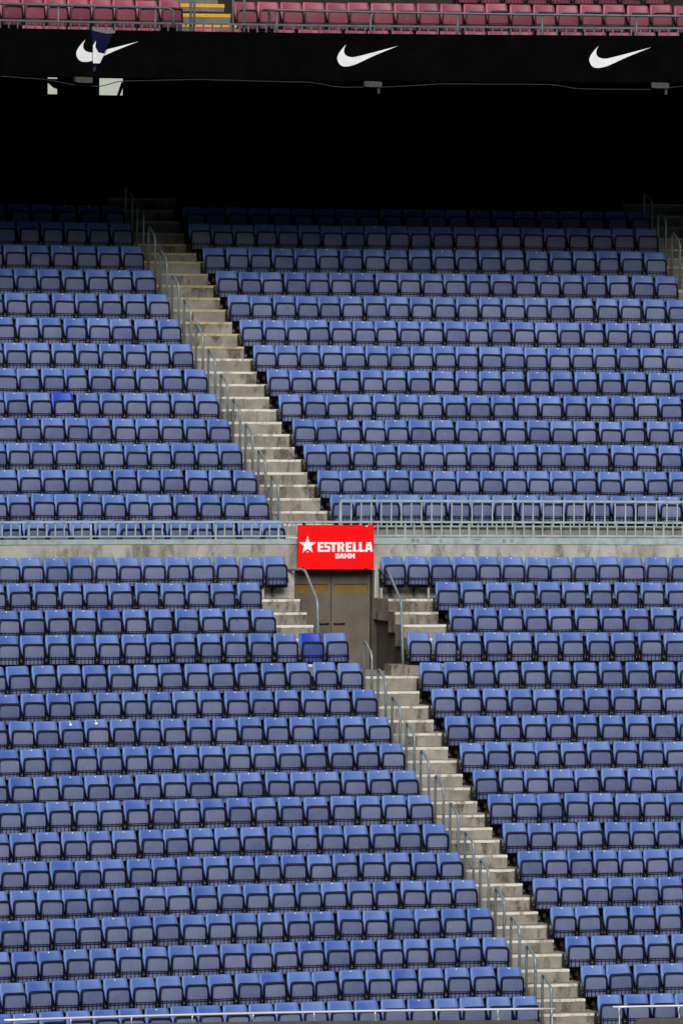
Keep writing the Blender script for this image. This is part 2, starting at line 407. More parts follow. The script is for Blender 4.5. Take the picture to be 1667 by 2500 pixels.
def rim_mb(mb, mi=0):
    out, inn = pan_outline(0.0), pan_outline(0.024)
    n = len(out); vs_ = []
    for ring, dy in ((out, 0.006), (inn, 0.0), (inn, 0.045), (out, 0.06)):
        for x, z in ring:
            v = (z - PZ0) / (PZ1 - PZ0); vs_.append((x, pan_y(v, 0) + dy, z))
    fs = []
    for i in range(n - 1):
        for q in range(4):
            a, c = q * n, ((q + 1) % 4) * n; fs.append((a+i, a+i+1, c+i+1, c+i))
    fs += [(0, n, 2*n, 3*n), (n-1, 4*n-1, 3*n-1, 2*n-1)]
    mb.add(vs_, fs, mi, False)
    mb.box(-SW*.93, SW*.93, PY+0.02, PY+0.07, PZ0-0.006, PZ0+0.004, mi)
def ribs_mb(mb, mi=0):
    for i in range(5):
        x = -0.155 + 0.0775 * i
        t = 0.0058
        y0, y1 = PY + 0.026, PY + 0.052
        mb.add([(x-t,y0,PZ0+.012),(x+t,y0,PZ0+.012),(x+t,y1,PZ0+.012),(x-t,y1,PZ0+.012),
                (x-t,y0+.004,PZ0+.135),(x+t,y0+.004,PZ0+.135),(x,y1-.012,PZ0+.20)],
               [(0,1,5,4),(4,5,6),(1,2,6,5),(0,4,6,3)], mi)
    for z in (0.105, 0.136):
        mb.box(-SW*.90, SW*.90, PY+0.024, PY+0.05, PZ0+z-.006, PZ0+z+.006, mi)
def bracket_mb(mb, mi=0, mj=1):
    for sg in (-1, 1):
        x = sg * 0.243
        mb.box(x - 0.011, x + 0.011, PY + 0.05, 0.05, 0.30, 0.395, mi)
        mb.box(x - 0.009, x + 0.009, -0.09, 0.05, 0.22, 0.30, mi)
        mb.box(x - 0.012, x + 0.004, -0.04, 0.05, 0.395, 0.50, mi)
    mb.box(-0.256, 0.256, -0.10, -0.03, 0.205, 0.255, mi)
    mb.box(-0.232, 0.232, -0.085, -0.075, 0.255, 0.36, mi)
    mb.box(-0.03, 0.03, -0.06, 0.115, 0.10, 0.215, mi)
    for sg in (-1, 1):
        mb.box(sg*0.243-0.007, sg*0.243+0.007, PY + 0.036, PY + 0.052, 0.335, 0.355, mj)
def leg_mb(mb, mi=0):
    mb.box(-0.275, -0.235, -0.10, -0.04, 0.0, 0.21, mi)
def tag_mb(mb, mi=0):
    vs_ = []; n = 8
    for d in (0.0, 0.006):
        for i in range(n):
            a = 2*PI*i/n; vs_.append((0.013*math.cos(a), 0.0075 - d, 0.790 + 0.012*math.sin(a)))
    mb.add(vs_, [tuple(range(n, 2*n)), ] + [(i, (i+1) % n, n+(i+1) % n, n+i) for i in range(n)], mi)
def single(fn, name, mats):
    mb = MB(); fn(mb); return mb.mesh(name, mats)
ME = {'backrest': single(backrest_mb, 'backrest', M['back']), 'pan': single(pan_mb, 'seat_pan', M['pan']),
      'rim': single(rim_mb, 'rim', M['rim']), 'ribs': single(ribs_mb, 'ribs', M['rim']),
      'bracket': single(bracket_mb, 'bracket', [M['bracket'], M['bolt']]), 'tag': single(tag_mb, 'number_tag', M['tag']),
      'new_back': single(backrest_mb, 'backrest_new', M['new_blue']), 'new_pan': single(pan_mb, 'seat_pan_new', M['new_pan']),
      'mbackrest': single(backrest_mb, 'maroon_backrest', M['mback']), 'mpan': single(pan_mb, 'maroon_seat_pan', M['mpan']),
      'mrim': single(rim_mb, 'maroon_rim', M['mrim']), 'mribs': single(ribs_mb, 'maroon_ribs', M['mrim'])}
def make_seat(s_left, u, ztop, label, group, tagged, back='backrest', pan='pan', rim='rim', ribs='ribs', jit=True, name='stadium_seat', tilt=0.0):
    s = s_left + SW * 0.94
    loc = P(s, u, ztop - SEAT_H + tilt)
    rz = yaw(s, 0.45)
    if jit: loc += Vector((random.uniform(-.004,.004), 0, random.gauss(0, .005))); rz += random.gauss(0, 0.018)
    t = thing(name, label, 'seat', loc, rz, group)
    if jit: t.rotation_euler.y = random.gauss(0, 0.012)
    link('backrest', ME[back], t)
    p = link('seat_pan', ME[pan], t); link('rim', ME[rim], p); link('ribs', ME[ribs], p)
    if jit: p.rotation_euler.x = random.uniform(-0.02, 0.035)
    link('bracket', ME['bracket'], t)
    if tagged: link('number_tag', ME['tag'], t)
    return t
def row_seats(k):
    """(s_left, side, index from the stairs) of every seat of a row, a little past the frame"""
    z, a, b_, n, c, d, m = ROWS[k]; out = []
    p = (b_ - a) / n; i = 0
    while True:
        s = b_ - i * p
        x = proj(P(s, U(k), z))[0]
        if x < -190: break
        out.append((s, 'left', i)); i += 1
    if c is not None:
        p = (d - c) / m; i = 0
        while True:
            s = c + i * p
            x = proj(P(s, U(k), z))[0]
            if x > 1667 + 120 or (k >= 28 and i > m): break
            out.append((s, 'right', i)); i += 1
    return out
INDIVIDUAL_ROWS = 12
stuff = MB()
tmp_parts = []
for fn, mi in ((backrest_mb, 0), (pan_mb, 1), (rim_mb, 2), (ribs_mb, 2)):
    t = MB(); fn(t, mi); tmp_parts.append(t)
t = MB(); bracket_mb(t, 3, 4); tmp_parts.append(t)
t_leg = MB(); leg_mb(t_leg, 5)
t_tag = MB(); tag_mb(t_tag, 6)
def add_stuff(s_left, u, ztop, tagged, leg):
    s = s_left + SW * 0.94
    loc = P(s, u, ztop - SEAT_H) + Vector((random.uniform(-.004,.004), 0, random.gauss(0, .005)))
    mw = Matrix.Translation(loc) @ Matrix.Rotation(yaw(s, .45) + random.gauss(0, .018), 4, 'Z') @ Matrix.Rotation(random.gauss(0, .012), 4, 'Y')
    for t in tmp_parts + ([t_leg] if leg else []) + ([t_tag] if tagged else []):
        o = len(stuff.v); stuff.v += [tuple(mw @ Vector(p)) for p in t.v]
        stuff.f += [tuple(i + o for i in f) for f in t.f]; stuff.m += t.m; stuff.sm += t.sm; stuff.w += t.w
TAGP = {k: 0.35 for k in range(1, 5)}; 
for k in range(1, 32):
    z = ROWS[k][0]
    for (s, side, i) in row_seats(k):
        x, _ = proj(P(s, U(k), z)); inside = -48 < x < 1658
        tagged = random.random() < TAGP.get(k, 0.72 if k < 27 else 0.2)
        rowname = 'bottom row' if k == 1 else ORD[min(k, 12) - 1] + ' row from the bottom'
        if k == 14 and side == 'left' and i == 1:
            make_seat(s, U(k), z, 'vivid unfaded blue seat standing in front of the taupe double door', 'unfaded replacement seats', False, 'new_back', 'new_pan')
        elif k == 23 and side == 'left' and i == 6:
            make_seat(s, U(k), z, 'grey-blue seat with a bright royal blue backrest in the upper left block', 'unfaded replacement seats', False, 'new_back')
        elif k <= INDIVIDUAL_ROWS and inside:
            lab = f'faded blue folded seat, {ORD[i]} {side} of the stairs, {rowname}'
            if k == 11 and side == 'left' and i in (11, 12):
                lab = f'blue seat with round white sticker, {ORD[i]} left of stairs, eleventh row'
            t = make_seat(s, U(k), z, lab, 'blue seats in the lower block', tagged)
            if k == 11 and side == 'left' and i in (11, 12):
                st = link('sticker', ME['tag'], t); st.scale = (2.3, 1, 2.3); st.location = (0.01, -0.022, -1.075)
        else:
            add_stuff(s, U(k), z, tagged, k == 17 and i % 2 == 0)
so = link('rows_of_blue_seats', stuff.mesh('rows_of_blue_seats', [M['back'], M['pan'], M['rim'], M['bracket'], M['bolt'], M['wall'], M['tag']]))
tag(so, 'many rows of faded blue folded seats filling the middle and upper stand', 'seats', kind='stuff')

TOP = True
# maroon seats of the top tier
M2P = 0.4837
def mseat(s, k, label):
    make_seat(s, MU[k], MZ[k], label, 'maroon seats of the top tier', False, 'mbackrest', 'mpan', 'mrim', 'mribs', tilt=zt(s), name='maroon_seat')
for i in range(8): mseat(-0.30 - i * 0.494, 2, f'maroon folded seat, {ORD[i]} left of the yellow-edged steps')
for i in range(21): mseat(1.32 + i * M2P, 2, f'maroon folded seat, {ORD[i]} right of the yellow-edged steps, behind the rail')
for i in range(2): mseat(0.21 + i * 0.53, 1, f'maroon seat top just above the black banner below the yellow-edged steps, {["left","right"][i]} one')
for i in range(17): mseat(1.89 + i * 0.50, 1, f'maroon seat top peeping over the black banner, {ORD[i]} right of the steps')
for i in range(6): mseat(-1.01 - i * 0.50, 1, f'maroon seat top peeping over the black banner, {ORD[i]} left of the steps')
for i in range(9): mseat(6.3 + i * M2P, 3, f'shaded maroon seat at the top edge, {ORD[8 - i]} from the right')

TOP = False
# ------------------------------------------------------------------ stairs
def box_part(name, root, s0, s1, u0, u1, z0, z1, mat, n=1, tilt=0.0, parent=None):
    b = MB(); b.sbox(s0, s1, u0, u1, z0, z1, n, root.location, tilt)
    return part(name, b, mat, parent or root)
def stair_step(root, s0, s1, u0, u1, z0, z1, mat, nmat, tilt=0.0, nose=0.045):
    st = box_part('step', root, s0, s1, u0, u1, z0, z1, mat, 2, tilt)
    b = MB(); o = root.location
    # worn rounded nosing strip along the front edge, slightly uneven
    n = 12; vs_ = []
    for i in range(n + 1):
        s = s0 - 0.002 + (s1 - s0 + 0.004) * i / n
        j = random.uniform(-0.006, 0.006); dz = tilt * (s - 3.2)
        for (u, z) in ((u0-0.004, z1-nose+j), (u0-0.006, z1-0.010), (u0+0.004, z1+0.003), (u0+0.06+2*j, z1+0.003), (u0+0.05, z1-nose)):
            vs_.append(P(s, u, z + dz) - o)
    fs = [(0,1,2,3,4), tuple(5*n+q for q in (4,3,2,1,0))]
    for i in range(n):
        for q in range(5):
            a, c = 5*i, 5*i+5; fs.append((a+q, c+q, c+(q+1)%5, a+(q+1)%5))
    b.add(vs_, fs); part('nosing', b, nmat, st)
    return st
def aisle(name, label, k0, k1, sl, sr_half, sr_full, nmat, first=0):
    t = thing(name, label, 'stairs', P((sl + sr_half) / 2, U(k0), FL[k0]))
    for k in range(k0, k1 + 1):
        r = U(k) + 0.12
        # half step against the riser, then the full tread of the next row
        stair_step(t, sl, sr_half, r - 0.41, r - 0.004, FL[k] + 0.004, (FL[k] + FL[k + 1]) / 2, M['step'], nmat if k > 25 else M['nosing'])
        stair_step(t, sl - 0.02, sr_full, r - 0.004, r + DU - 0.008, FL[k] + 0.05, FL[k + 1] + 0.006, M['step'], nmat if k > 25 else M['nosing'])
    return t
st_low = aisle('aisle_stairs', 'worn concrete stairs of the lower block with pale stained treads', 1, 13, 0.46, 1.57, 1.76, M['nosing'])
stair_step(st_low, 0.44, 1.76, U(1) - 0.71, U(1) + 0.115, FL[1] - 0.3, FL[1] + 0.006, M['step'], M['nosing'])
st_up = aisle('aisle_stairs', 'concrete stairs of the upper block climbing into the dark', 18, 32, 0.20, 1.49, 1.68, M['ynosing'])
st_far = aisle('aisle_stairs', 'dim concrete stairs at the right edge of the upper block', 26, 32, 11.30, 12.6, 12.8, M['ynosing'])
# side stairs flanking the door
def side_stairs(label, s0, s1, edge):
    t = thing('side_stairs', label, 'stairs', P((s0 + s1) / 2, U(14), FL[14]))
    for k in (14, 15, 16):
        r = U(k) + 0.12
        stair_step(t, s0, s1, r - 0.41, r - 0.004, (FL[k] + FL[k+1]) / 2 - 0.40, (FL[k] + FL[k+1]) / 2, M['step'], M['nosing'])
        stair_step(t, s0, s1 + 0.15 * edge, r - 0.004, r + DU - 0.42 if k < 16 else WALL_U - 0.003, FL[k + 1] - 0.42, FL[k + 1] + 0.006, M['stained'] if (k == 16 and not edge) else M['step'], M['nosing'])
    return t
side_stairs('short concrete stairs left of the taupe door, dark stain on top step', -0.72, 0.12, 0)
rs = side_stairs('short concrete stairs right of the taupe door under a bent handrail', PIT1, 2.80, 1)
pw = thing('stairwell_wall', 'stained side wall, toned dark for shade, right of the taupe door', 'wall', P(2.05, 12, FL[14]))
b = MB()
for k in (14, 15, 16):
    r = U(k) + 0.12
    b.sbox(PIT1 + 0.07, PIT1 + 0.30, max(r - 0.41, 10.45), r + 0.41 if k < 16 else WALL_U - 0.01, FL[14] - 0.05, FL[k + 1] - 0.43 if k > 14 else FL[k + 1] - 0.40, 1, pw.location)
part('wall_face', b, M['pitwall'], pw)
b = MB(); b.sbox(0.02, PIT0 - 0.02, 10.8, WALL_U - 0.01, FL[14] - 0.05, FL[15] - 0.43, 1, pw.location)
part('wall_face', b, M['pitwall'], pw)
kb = MB(); kb.sbox(1.27, 1.60, 10.32, 10.72, FL[14] - 0.01, FL[14] + 0.215)
kb.sbox(1.60, 1.95, 10.45, 10.72, FL[14] - 0.01, FL[14] + 0.19)
tag(link('concrete_kerb', kb.mesh('concrete_kerb', M['step'])), 'low concrete block on the landing beside the stairwell wall', 'kerb')

# ------------------------------------------------------------------ wall and door
fw = thing('front_wall', 'stained concrete wall along the front of the upper block', 'wall', P(0, WALL_U, FL[17]))
for s0, s1, z0, n in ((S_MIN, 0.30, FL[17] - 0.4, 30), (1.945, S_MAX, FL[17] - 0.4, 30), (0.30, 1.945, 10.04, 2)):
    box_part('wall_panel', fw, s0, s1, WALL_U, 13.49, z0, 10.545, M['wall'], n)
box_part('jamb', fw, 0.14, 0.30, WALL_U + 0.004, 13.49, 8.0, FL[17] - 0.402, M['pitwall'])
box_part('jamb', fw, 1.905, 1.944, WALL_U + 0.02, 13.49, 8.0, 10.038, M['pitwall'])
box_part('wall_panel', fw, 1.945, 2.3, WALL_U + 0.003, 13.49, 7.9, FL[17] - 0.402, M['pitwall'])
box_part('coping', fw, 1.5, S_MAX, 13.66, 14.05, 10.2, 10.86, M['wall'], 20)
dr = thing('double_door', 'taupe metal double door with amber panels under the red sign', 'door', P(1.1, 13.46, FL[14]))
for s0, s1, w0, w1, h0, h1 in ((0.31, 1.093, 0.315, 1.03, 0.86, 1.055), (1.107, 1.903, 1.17, 1.845, 1.16, 1.38)):
    lf = MB(); o = dr.location
    lf.sbox(s0, s1, 13.44, 13.485, FL[14] - 0.01, 9.59, 1, o); lf.sbox(s0, s1, 13.44, 13.485, 9.76, 10.03, 1, o)
    lf.sbox(w1, s1, 13.44, 13.485, 9.59, 9.76, 1, o)
    if w0 > s0 + 0.01: lf.sbox(s0, w0, 13.44, 13.485, 9.59, 9.76, 1, o)
    leaf = part('leaf', lf, M['door'], dr)
    b = MB(); b.sbox(w0, w1, 13.465, 13.478, 9.585, 9.765, 1, o); part('amber_panel', b, M['doorstrip'], leaf)
    b = MB(); b.tube([P(h0, 13.44, 8.98) - o, P(h0, 13.41, 8.98) - o, P(h1, 13.41, 8.98) - o, P(h1, 13.44, 8.98) - o], 0.012, 6); part('handle', b, M['bracket'], leaf)
box_part('seam', dr, 1.0945, 1.1055, 13.462, 13.484, FL[14], 10.03, M['bracket'])

# ------------------------------------------------------------------ red sign
sg = thing('advertising_sign', 'red sign with white star and lettering hung above the door', 'sign', P(1.08, 13.1, 10.06))
SU = 13.10
box_part('board', sg, 0.30, 1.86, SU, SU + 0.035, 10.06, 10.93, M['red'])
def sxy(px, py): return 0.30 + (px - 68) / 1442 * 1.56, 10.93 - (py - 97) / 843 * 0.87
def smap(x, y, d): return P(x, SU - 0.004 - 0.006 + d, y) - sg.location
R4 = lambda x0, y0, x1, y1: [(x0, y0), (x1, y0), (x1, y1), (x0, y1)]
GLYPH = {
 'E': [R4(0,0,.40,1), R4(.40,.8,.96,1), R4(.40,.41,.86,.60), R4(.40,0,1,.2)],
 'S': [R4(.06,.82,.95,1), R4(0,.6,.38,.82), R4(.03,.42,.97,.6), R4(.62,.2,1,.42), R4(.03,0,.93,.2)],
 'T': [R4(0,.78,1,1), R4(.31,0,.69,.78)],
 'R': [R4(0,0,.36,1), R4(.36,.82,.86,1), R4(.62,.56,.98,.82), R4(.36,.40,.88,.56), [(.46,.40),(.80,.40),(1.04,0),(.64,0)]],
 'L': [R4(0,0,.46,1), R4(.46,0,1,.2)],
 'A': [[(0,0),(.3,0),(.5,.8),(.5,1),(.22,1)], [(.7,0),(1,0),(.78,1),(.5,1),(.5,.8)], [(.35,.2),(.65,.2),(.605,.38),(.395,.38)]],
 'D': [R4(0,0,.36,1), [(.36,.8),(.66,.8),(.8,1),(.36,1)], [(.36,0),(.8,0),(.66,.2),(.36,.2)], [(.66,.2),(.8,0),(1,.2),(1,.8),(.8,1),(.66,.8)]],
 'M': [R4(0,0,.27,1), R4(.73,0,1,1), [(.27,1),(.27,.6),(.5,.15),(.5,.55)], [(.73,.6),(.73,1),(.5,.55),(.5,.15)]]}
for ch, x0, x1, y0, y1 in (('E',440,558,608,425),('S',563,680,608,425),('T',672,806,608,425),('R',815,948,608,425),('E',975,1092,608,425),
                           ('L',1110,1216,608,425),('L',1226,1332,608,425),('A',1340,1486,608,425),
                           ('D',778,852,735,640),('A',860,940,735,640),('M',948,1040,735,640),('M',1054,1146,735,640)):
    b = MB()
    for poly in GLYPH[ch]:
        pts = [sxy(x0 + (x1 - x0) * a, y0 + (y1 - y0) * c) for a, c in poly]
        b.poly(pts, smap, 0.010)
    part('letter', b, M['white'], sg)
star = []
for (x, y) in ((248,305),(285,428),(408,428),(315,500),(347,622),(248,552),(150,622),(180,500),(90,428),(210,428)): star.append(sxy(x, y))
b = MB(); b.poly(star, smap, 0.010); part('star', b, M['white'], sg)
fc = bpy.data.curves.new('year', 'FONT'); fc.body = '1876'; fc.size = 0.034; fc.align_x = 'CENTER'
fo = bpy.data.objects.new('year', fc); COL.objects.link(fo)
dg = bpy.context.evaluated_depsgraph_get(); ym = bpy.data.meshes.new_from_object(fo.evaluated_get(dg)); bpy.data.objects.remove(fo)
yx, yz = sxy(248, 618)
for v in ym.vertices: v.co = smap(yx + v.co.x, yz + v.co.y, 0.004)
ym.materials.clear(); ym.materials.append(M['white']); link('year_numerals', ym, sg)
for cx, cy in ((183, 78), (1362, 100), (170, 915), (1362, 930)):
    x, z = sxy(cx, cy); box_part('clip', sg, x - 0.025, x + 0.025, SU - 0.012, SU + 0.05, z - 0.02, z + 0.02, M['bracket'])
x, z = sxy(1366, 118); box_part('clip_screw', sg, x - 0.016, x + 0.016, SU - 0.016, SU - 0.0125, z - 0.013, z + 0.013, M['white'])

# ------------------------------------------------------------------ railings
fr = thing('front_railing', 'pale painted railing with balusters along the top of the concrete wall', 'railing', P(0, 13.34, 10.55))
o = fr.location
S0, S1 = -8.5, 11.5
box_part('base_beam', fr, S0, 1.0, 13.285, 13.42, 10.55, 10.645, M['fence'], 12)
box_part('base_beam', fr, 1.0, S1, 13.285, 13.42, 10.55, 10.675, M['fence'], 12)
box_part('bottom_rail', fr, S0, 1.0, 13.31, 13.35, 10.69, 10.72, M['fence'], 12)
box_part('bottom_rail', fr, 1.0, S1, 13.31, 13.35, 10.70, 10.735, M['fence'], 12)
box_part('top_rail', fr, S0, S1, 13.30, 13.36, 10.965, 11.005, M['fence'], 24)
bal = MB(); bal.box(-0.0135, 0.0135, -0.012, 0.012, 0, 0.255); bal_me = bal.mesh('baluster', M['fence'])
pst = MB(); pst.box(-0.02, 0.02, -0.014, 0.014, 0, 0.33); pst_me = pst.mesh('post', M['fence'])
s, i = -8.4, 0
while s < S1:
    ps = (i % 7 == 3)
    z0 = (10.645 if s < 1 else 10.675) if ps else (10.72 if s < 1 else 10.735)
    ob = link('post' if ps else 'baluster', pst_me if ps else bal_me, fr, P(s, 13.33, z0) - o, yaw(s))
    if ps: ob.scale.z = (10.965 - z0) / 0.33
    else: ob.scale.z = (10.965 - z0) / 0.255
    s += 0.186; i += 1
for sx in (2.73, 2.82, 3.29, 4.58, 4.73):
    b = MB()
    zc = 10.615
    for (a0, a1, c0, c1) in ((-.028,.028,.018,.028), (-.028,.028,-.028,-.018), (-.028,-.018,-.018,.018), (.018,.028,-.018,.018)):
        b.sbox(sx + a0, sx + a1, 13.278, 13.2845, zc + c0, zc + c1, 1, o)
    part('sticker_border', b, M['rust'], fr)
b = MB(); b.sbox(3.95, 4.12, 13.28, 13.2845, 10.63, 10.642, 1, o); part('rust_streak', b, M['rust'], fr)
rr = thing('rear_railing', 'taller pale railing with balusters in front of the right upper seats', 'railing', P(4, 13.6, 10.89))
o = rr.location
box_part('top_rail', rr, 1.33, S1, 13.58, 13.63, 11.375, 11.42, M['fence'], 16)
box_part('bottom_rail', rr, 1.33, S1, 13.59, 13.62, 10.88, 10.91, M['fence'], 16)
box_part('end_post', rr, 1.31, 1.36, 13.575, 13.635, 10.66, 11.374, M['fence'])
s = 1.56; b2 = MB(); b2.box(-0.0125, 0.0125, -0.012, 0.012, 0, 0.465); b2m = b2.mesh('tall_baluster', M['fence'])
while s < S1:
    link('baluster', b2m, rr, P(s, 13.605, 10.91) - o, yaw(s)); s += 0.206
# hoop handrails beside the stairs
def bend(pts, r=0.10, n=5):
    pts = [Vector(p) for p in pts]; out = [pts[0]]
    for i in range(1, len(pts) - 1):
        a, c, d = pts[i-1], pts[i], pts[i+1]
        q0 = c + (a - c).normalized() * min(r, (a-c).length*.45); q1 = c + (d - c).normalized() * min(r, (d-c).length*.45)
        for j in range(n + 1):
            t = j / n; out.append(q0*(1-t)**2 + c*2*t*(1-t) + q1*t*t)
    return out + [pts[-1]]
def hoop(k, s, label, group):
    half = (FL[k] + FL[k + 1]) / 2; u1 = U(k) - 0.09; u2 = U(k) - 0.55
    base = P(s, u1, half)
    t = tag(link('hoop_handrail', None, None, base), label, 'handrail', group)
    pts = [P(s, u1, half), P(s, u1, half + 1.0 + random.uniform(-.01, .01)), P(s, u2, FL[k] + 1.0), P(s, u2, FL[k])]
    b = MB(); b.tube([q - base for q in bend(pts, 0.13)], 0.0245, 10); part('tube', b, M['rail'], t)
    for q in (pts[0], pts[-1]):
        b = MB(); c = q - base; b.tube([c, c + Vector((0, 0, 0.012))], 0.055, 10); part('flange', b, M['rail'], t)
lowk = list(range(1, 14))
for k in lowk:
    hoop(k, 0.52, f'grey-green hoop handrail on the lower stairs, {ORD[k-1]} from the bottom', 'hoop handrails of the lower stairs')
for k in range(19, 32):
    hoop(k, 0.26, f'grey hoop handrail on the upper stairs, {ORD[k-19]} above the front railing', 'hoop handrails of the upper stairs')
for k in range(28, 32):
    hoop(k, 11.36, f'dim hoop handrail at the right edge of the upper block, {ORD[k-28]} from below', 'hoop handrails at the right edge')
def pipe(name, label, cat, pts, r, mat, rad=0.1):
    base = pts[0]; b = MB(); b.tube([q - base for q in bend(pts, rad)], r, 10)
    return tag(link(name, b.mesh(name, mat), None, base), label, cat)
pipe('bent_handrail', 'bent grey handrail left of the door', 'handrail',
     [P(0.17, WALL_U, 10.04), P(0.37, 12.9, 10.07), P(0.37, 12.1, 9.47), P(0.34, 11.9, 8.05)], 0.026, M['rail'], 0.12)
pipe('bent_handrail', 'bent grey handrail right of the door', 'handrail',
     [P(2.03, WALL_U, 10.04), P(2.08, 12.9, 10.05), P(1.80, 11.3, 9.49), P(1.83, 11.25, 8.3), P(1.86, 11.25, FL[14])], 0.026, M['rail'], 0.12)

TOP = True
# ------------------------------------------------------------------ black banner band
fa = thing('banner_band', 'long black fascia banner with three white swoosh logos', 'banner', P(3.2, FU, 19.9))
o = fa.location
SEAM = [-12.5, -6.4, 0.04, 6.52, 13.0, 19.5]
for i in range(len(SEAM) - 1):
    box_part('banner_panel', fa, SEAM[i] + 0.006, SEAM[i + 1] - 0.006, FU - 0.008 * (i % 2), FU + 0.11, 19.92, 20.875, M['black'], 10, TL)
box_part('edge_beam', fa, S_MIN, S_MAX, FU + 0.02, FU + 0.115, 19.9, 20.86, M['dark'], 30, TL)
SWO = [(1405,205),(1300,252),(1210,297),(1165,308),(1140,300),(1127,275),(1131,252),(1148,225),(1167,203),
       (1159,222),(1158,240),(1166,254),(1185,262),(1215,260),(1300,236)]
def catmull(pts, corners, n=5):
    out = []; m = len(pts)
    for i in range(m):
        p0, p1, p2, p3 = pts[i-1], pts[i], pts[(i+1) % m], pts[(i+2) % m]
        if i in corners: p0 = p1
        if (i+1) % m in corners: p3 = p2
        for j in range(n):
            t = j / n
            out.append(tuple(0.5*((2*b_)+(-a+c)*t+(2*a-5*b_+4*c-d)*t*t+(-a+3*b_-3*c+d)*t**3) for a, b_, c, d in zip(p0, p1, p2, p3)))
    return out
SWC = [((x - 1127) / 278.0, (308 - y) / 105.0) for x, y in catmull(SWO, {0, 8})]
import bmesh
def flat_shape(pts, mapf, thick, name, mat, parent):
    b = MB(); b.poly(pts, mapf, thick); me = b.mesh(name, mat)
    bm = bmesh.new(); bm.from_mesh(me); bmesh.ops.triangulate(bm, faces=bm.faces[:]); bm.to_mesh(me); bm.free()
    return link(name, me, parent)
for s0, w, zb in ((-2.54, 1.33, 20.17), (3.02, 1.27, 20.195), (8.26, 1.26, 20.25)):
    flat_shape([(s0 + w * x, zb + 0.45 * y) for x, y in SWC], lambda x, y, d: P(x, FU - 0.0125 + d, y) - o, 0.004, 'swoosh_logo', M['bannerwhite'], fa)
def flapmap(x, y, d):
    a = (20.83 - y) / 0.85
    return P(x, FU - 0.03 - 0.05 * math.sin(PI * min(max(a, 0), 1)) + d, y) - o
nrow = 10; vs_ = []; fs = []
for j in range(nrow + 1):
    v = j / nrow; z = 20.82 - 0.84 * v; xl = -2.225 + 0.03 * v; xr = -1.735 - 0.41 * v
    for i in range(5):
        x = xl + (xr - xl) * i / 4; p = flapmap(x, z, -0.02 * math.sin(PI * i / 4)); vs_.append(p)
for j in range(nrow):
    for i in range(4): a = j*5+i; fs.append((a, a+1, a+6, a+5))
b = MB(); b.add(vs_, fs, 0, True); b.add([v + Vector((0, 0.006, 0)) for v in vs_], [tuple(reversed(f)) for f in fs], 0, True)
fl = part('torn_flap', b, M['navyflap'], fa); fl['label'] = 'torn navy flap hanging over the left swoosh'
FW = [(-2.215,20.50),(-2.15,20.60),(-2.165,20.47),(-2.10,20.365),(-1.97,20.34),(-2.06,20.145),(-2.205,20.145)]
flat_shape(FW, lambda x, y, d: flapmap(x, y, d - 0.034), 0.004, 'flap_print', M['bannerwhite'], fl)
flat_shape([(-2.225,20.86),(-1.72,20.82),(-1.735,20.765),(-1.9,20.75),(-2.2,20.80)], lambda x, y, d: flapmap(x, y, d - 0.03), 0.004, 'flap_hem', M['greyhem'], fl)
flat_shape([(-2.20,20.05),(-2.155,20.08),(-2.13,20.02),(-2.16,19.97),(-2.185,19.98)], lambda x, y, d: flapmap(x, y, d - 0.03), 0.004, 'torn_edge', M['cable'], fl)
# lamps and cable below the band
for i, (sx, z) in enumerate(((-2.63, 19.80), (3.52, 19.835), (9.45, 19.90))):
    t = thing('soffit_lamp', f'small grey lamp under the black banner, {["left","middle","right"][i]} of three', 'lamp', P(sx + .18, 18.8, z), yaw(sx), 'lamps under the black banner')
    b = MB(); n = 10; vs_ = []; ff = []
    prof = [(0,-.04),(.02,-.055),(.16,-.06),(.34,-.06),(.36,-.03),(.36,.03),(.34,.05),(.02,.055),(0,.04)]
    b.poly([(x - .18, z_) for x, z_ in prof], lambda x, y, d: Vector((x, -0.07 + d, y)), 0.14); part('casing', b, M['lamp'], t)
    b = MB(); b.box(-0.03, 0.03, -0.01, 0.25, 0.045, 0.12); part('mount', b, M['dark'], t)
    if i: 
        b = MB(); b.box(0.10, 0.145, -0.03, 0.03, -0.19, -0.06); part('conduit', b, M['lamp'], t)
cpts = [(-4.2,19.83),(-3.45,19.80),(-2.48,19.69),(-2.17,19.675),(-1.51,19.80),(0.06,19.86),(2.33,19.85),(3.1,19.765),(3.71,19.775),(5.5,19.875),(7.37,19.885),(8.12,19.805),(9.45,19.815),(10.17,19.885),(11.2,19.86)]
cc = []
for i in range(len(cpts) - 1):
    for j in range(6):
        t_ = j / 6; e = t_ * t_ * (3 - 2 * t_); cc.append(P(cpts[i][0]*(1-t_)+cpts[i+1][0]*t_, 18.86, cpts[i][1]*(1-e)+cpts[i+1][1]*e + random.uniform(-.004, .004)))
b = MB(); b.tube([q - cc[0] for q in cc], 0.009, 5)
tag(link('hanging_cable', b.mesh('hanging_cable', M['cable']), None, cc[0]), 'thin pale cable sagging below the black banner', 'cable')

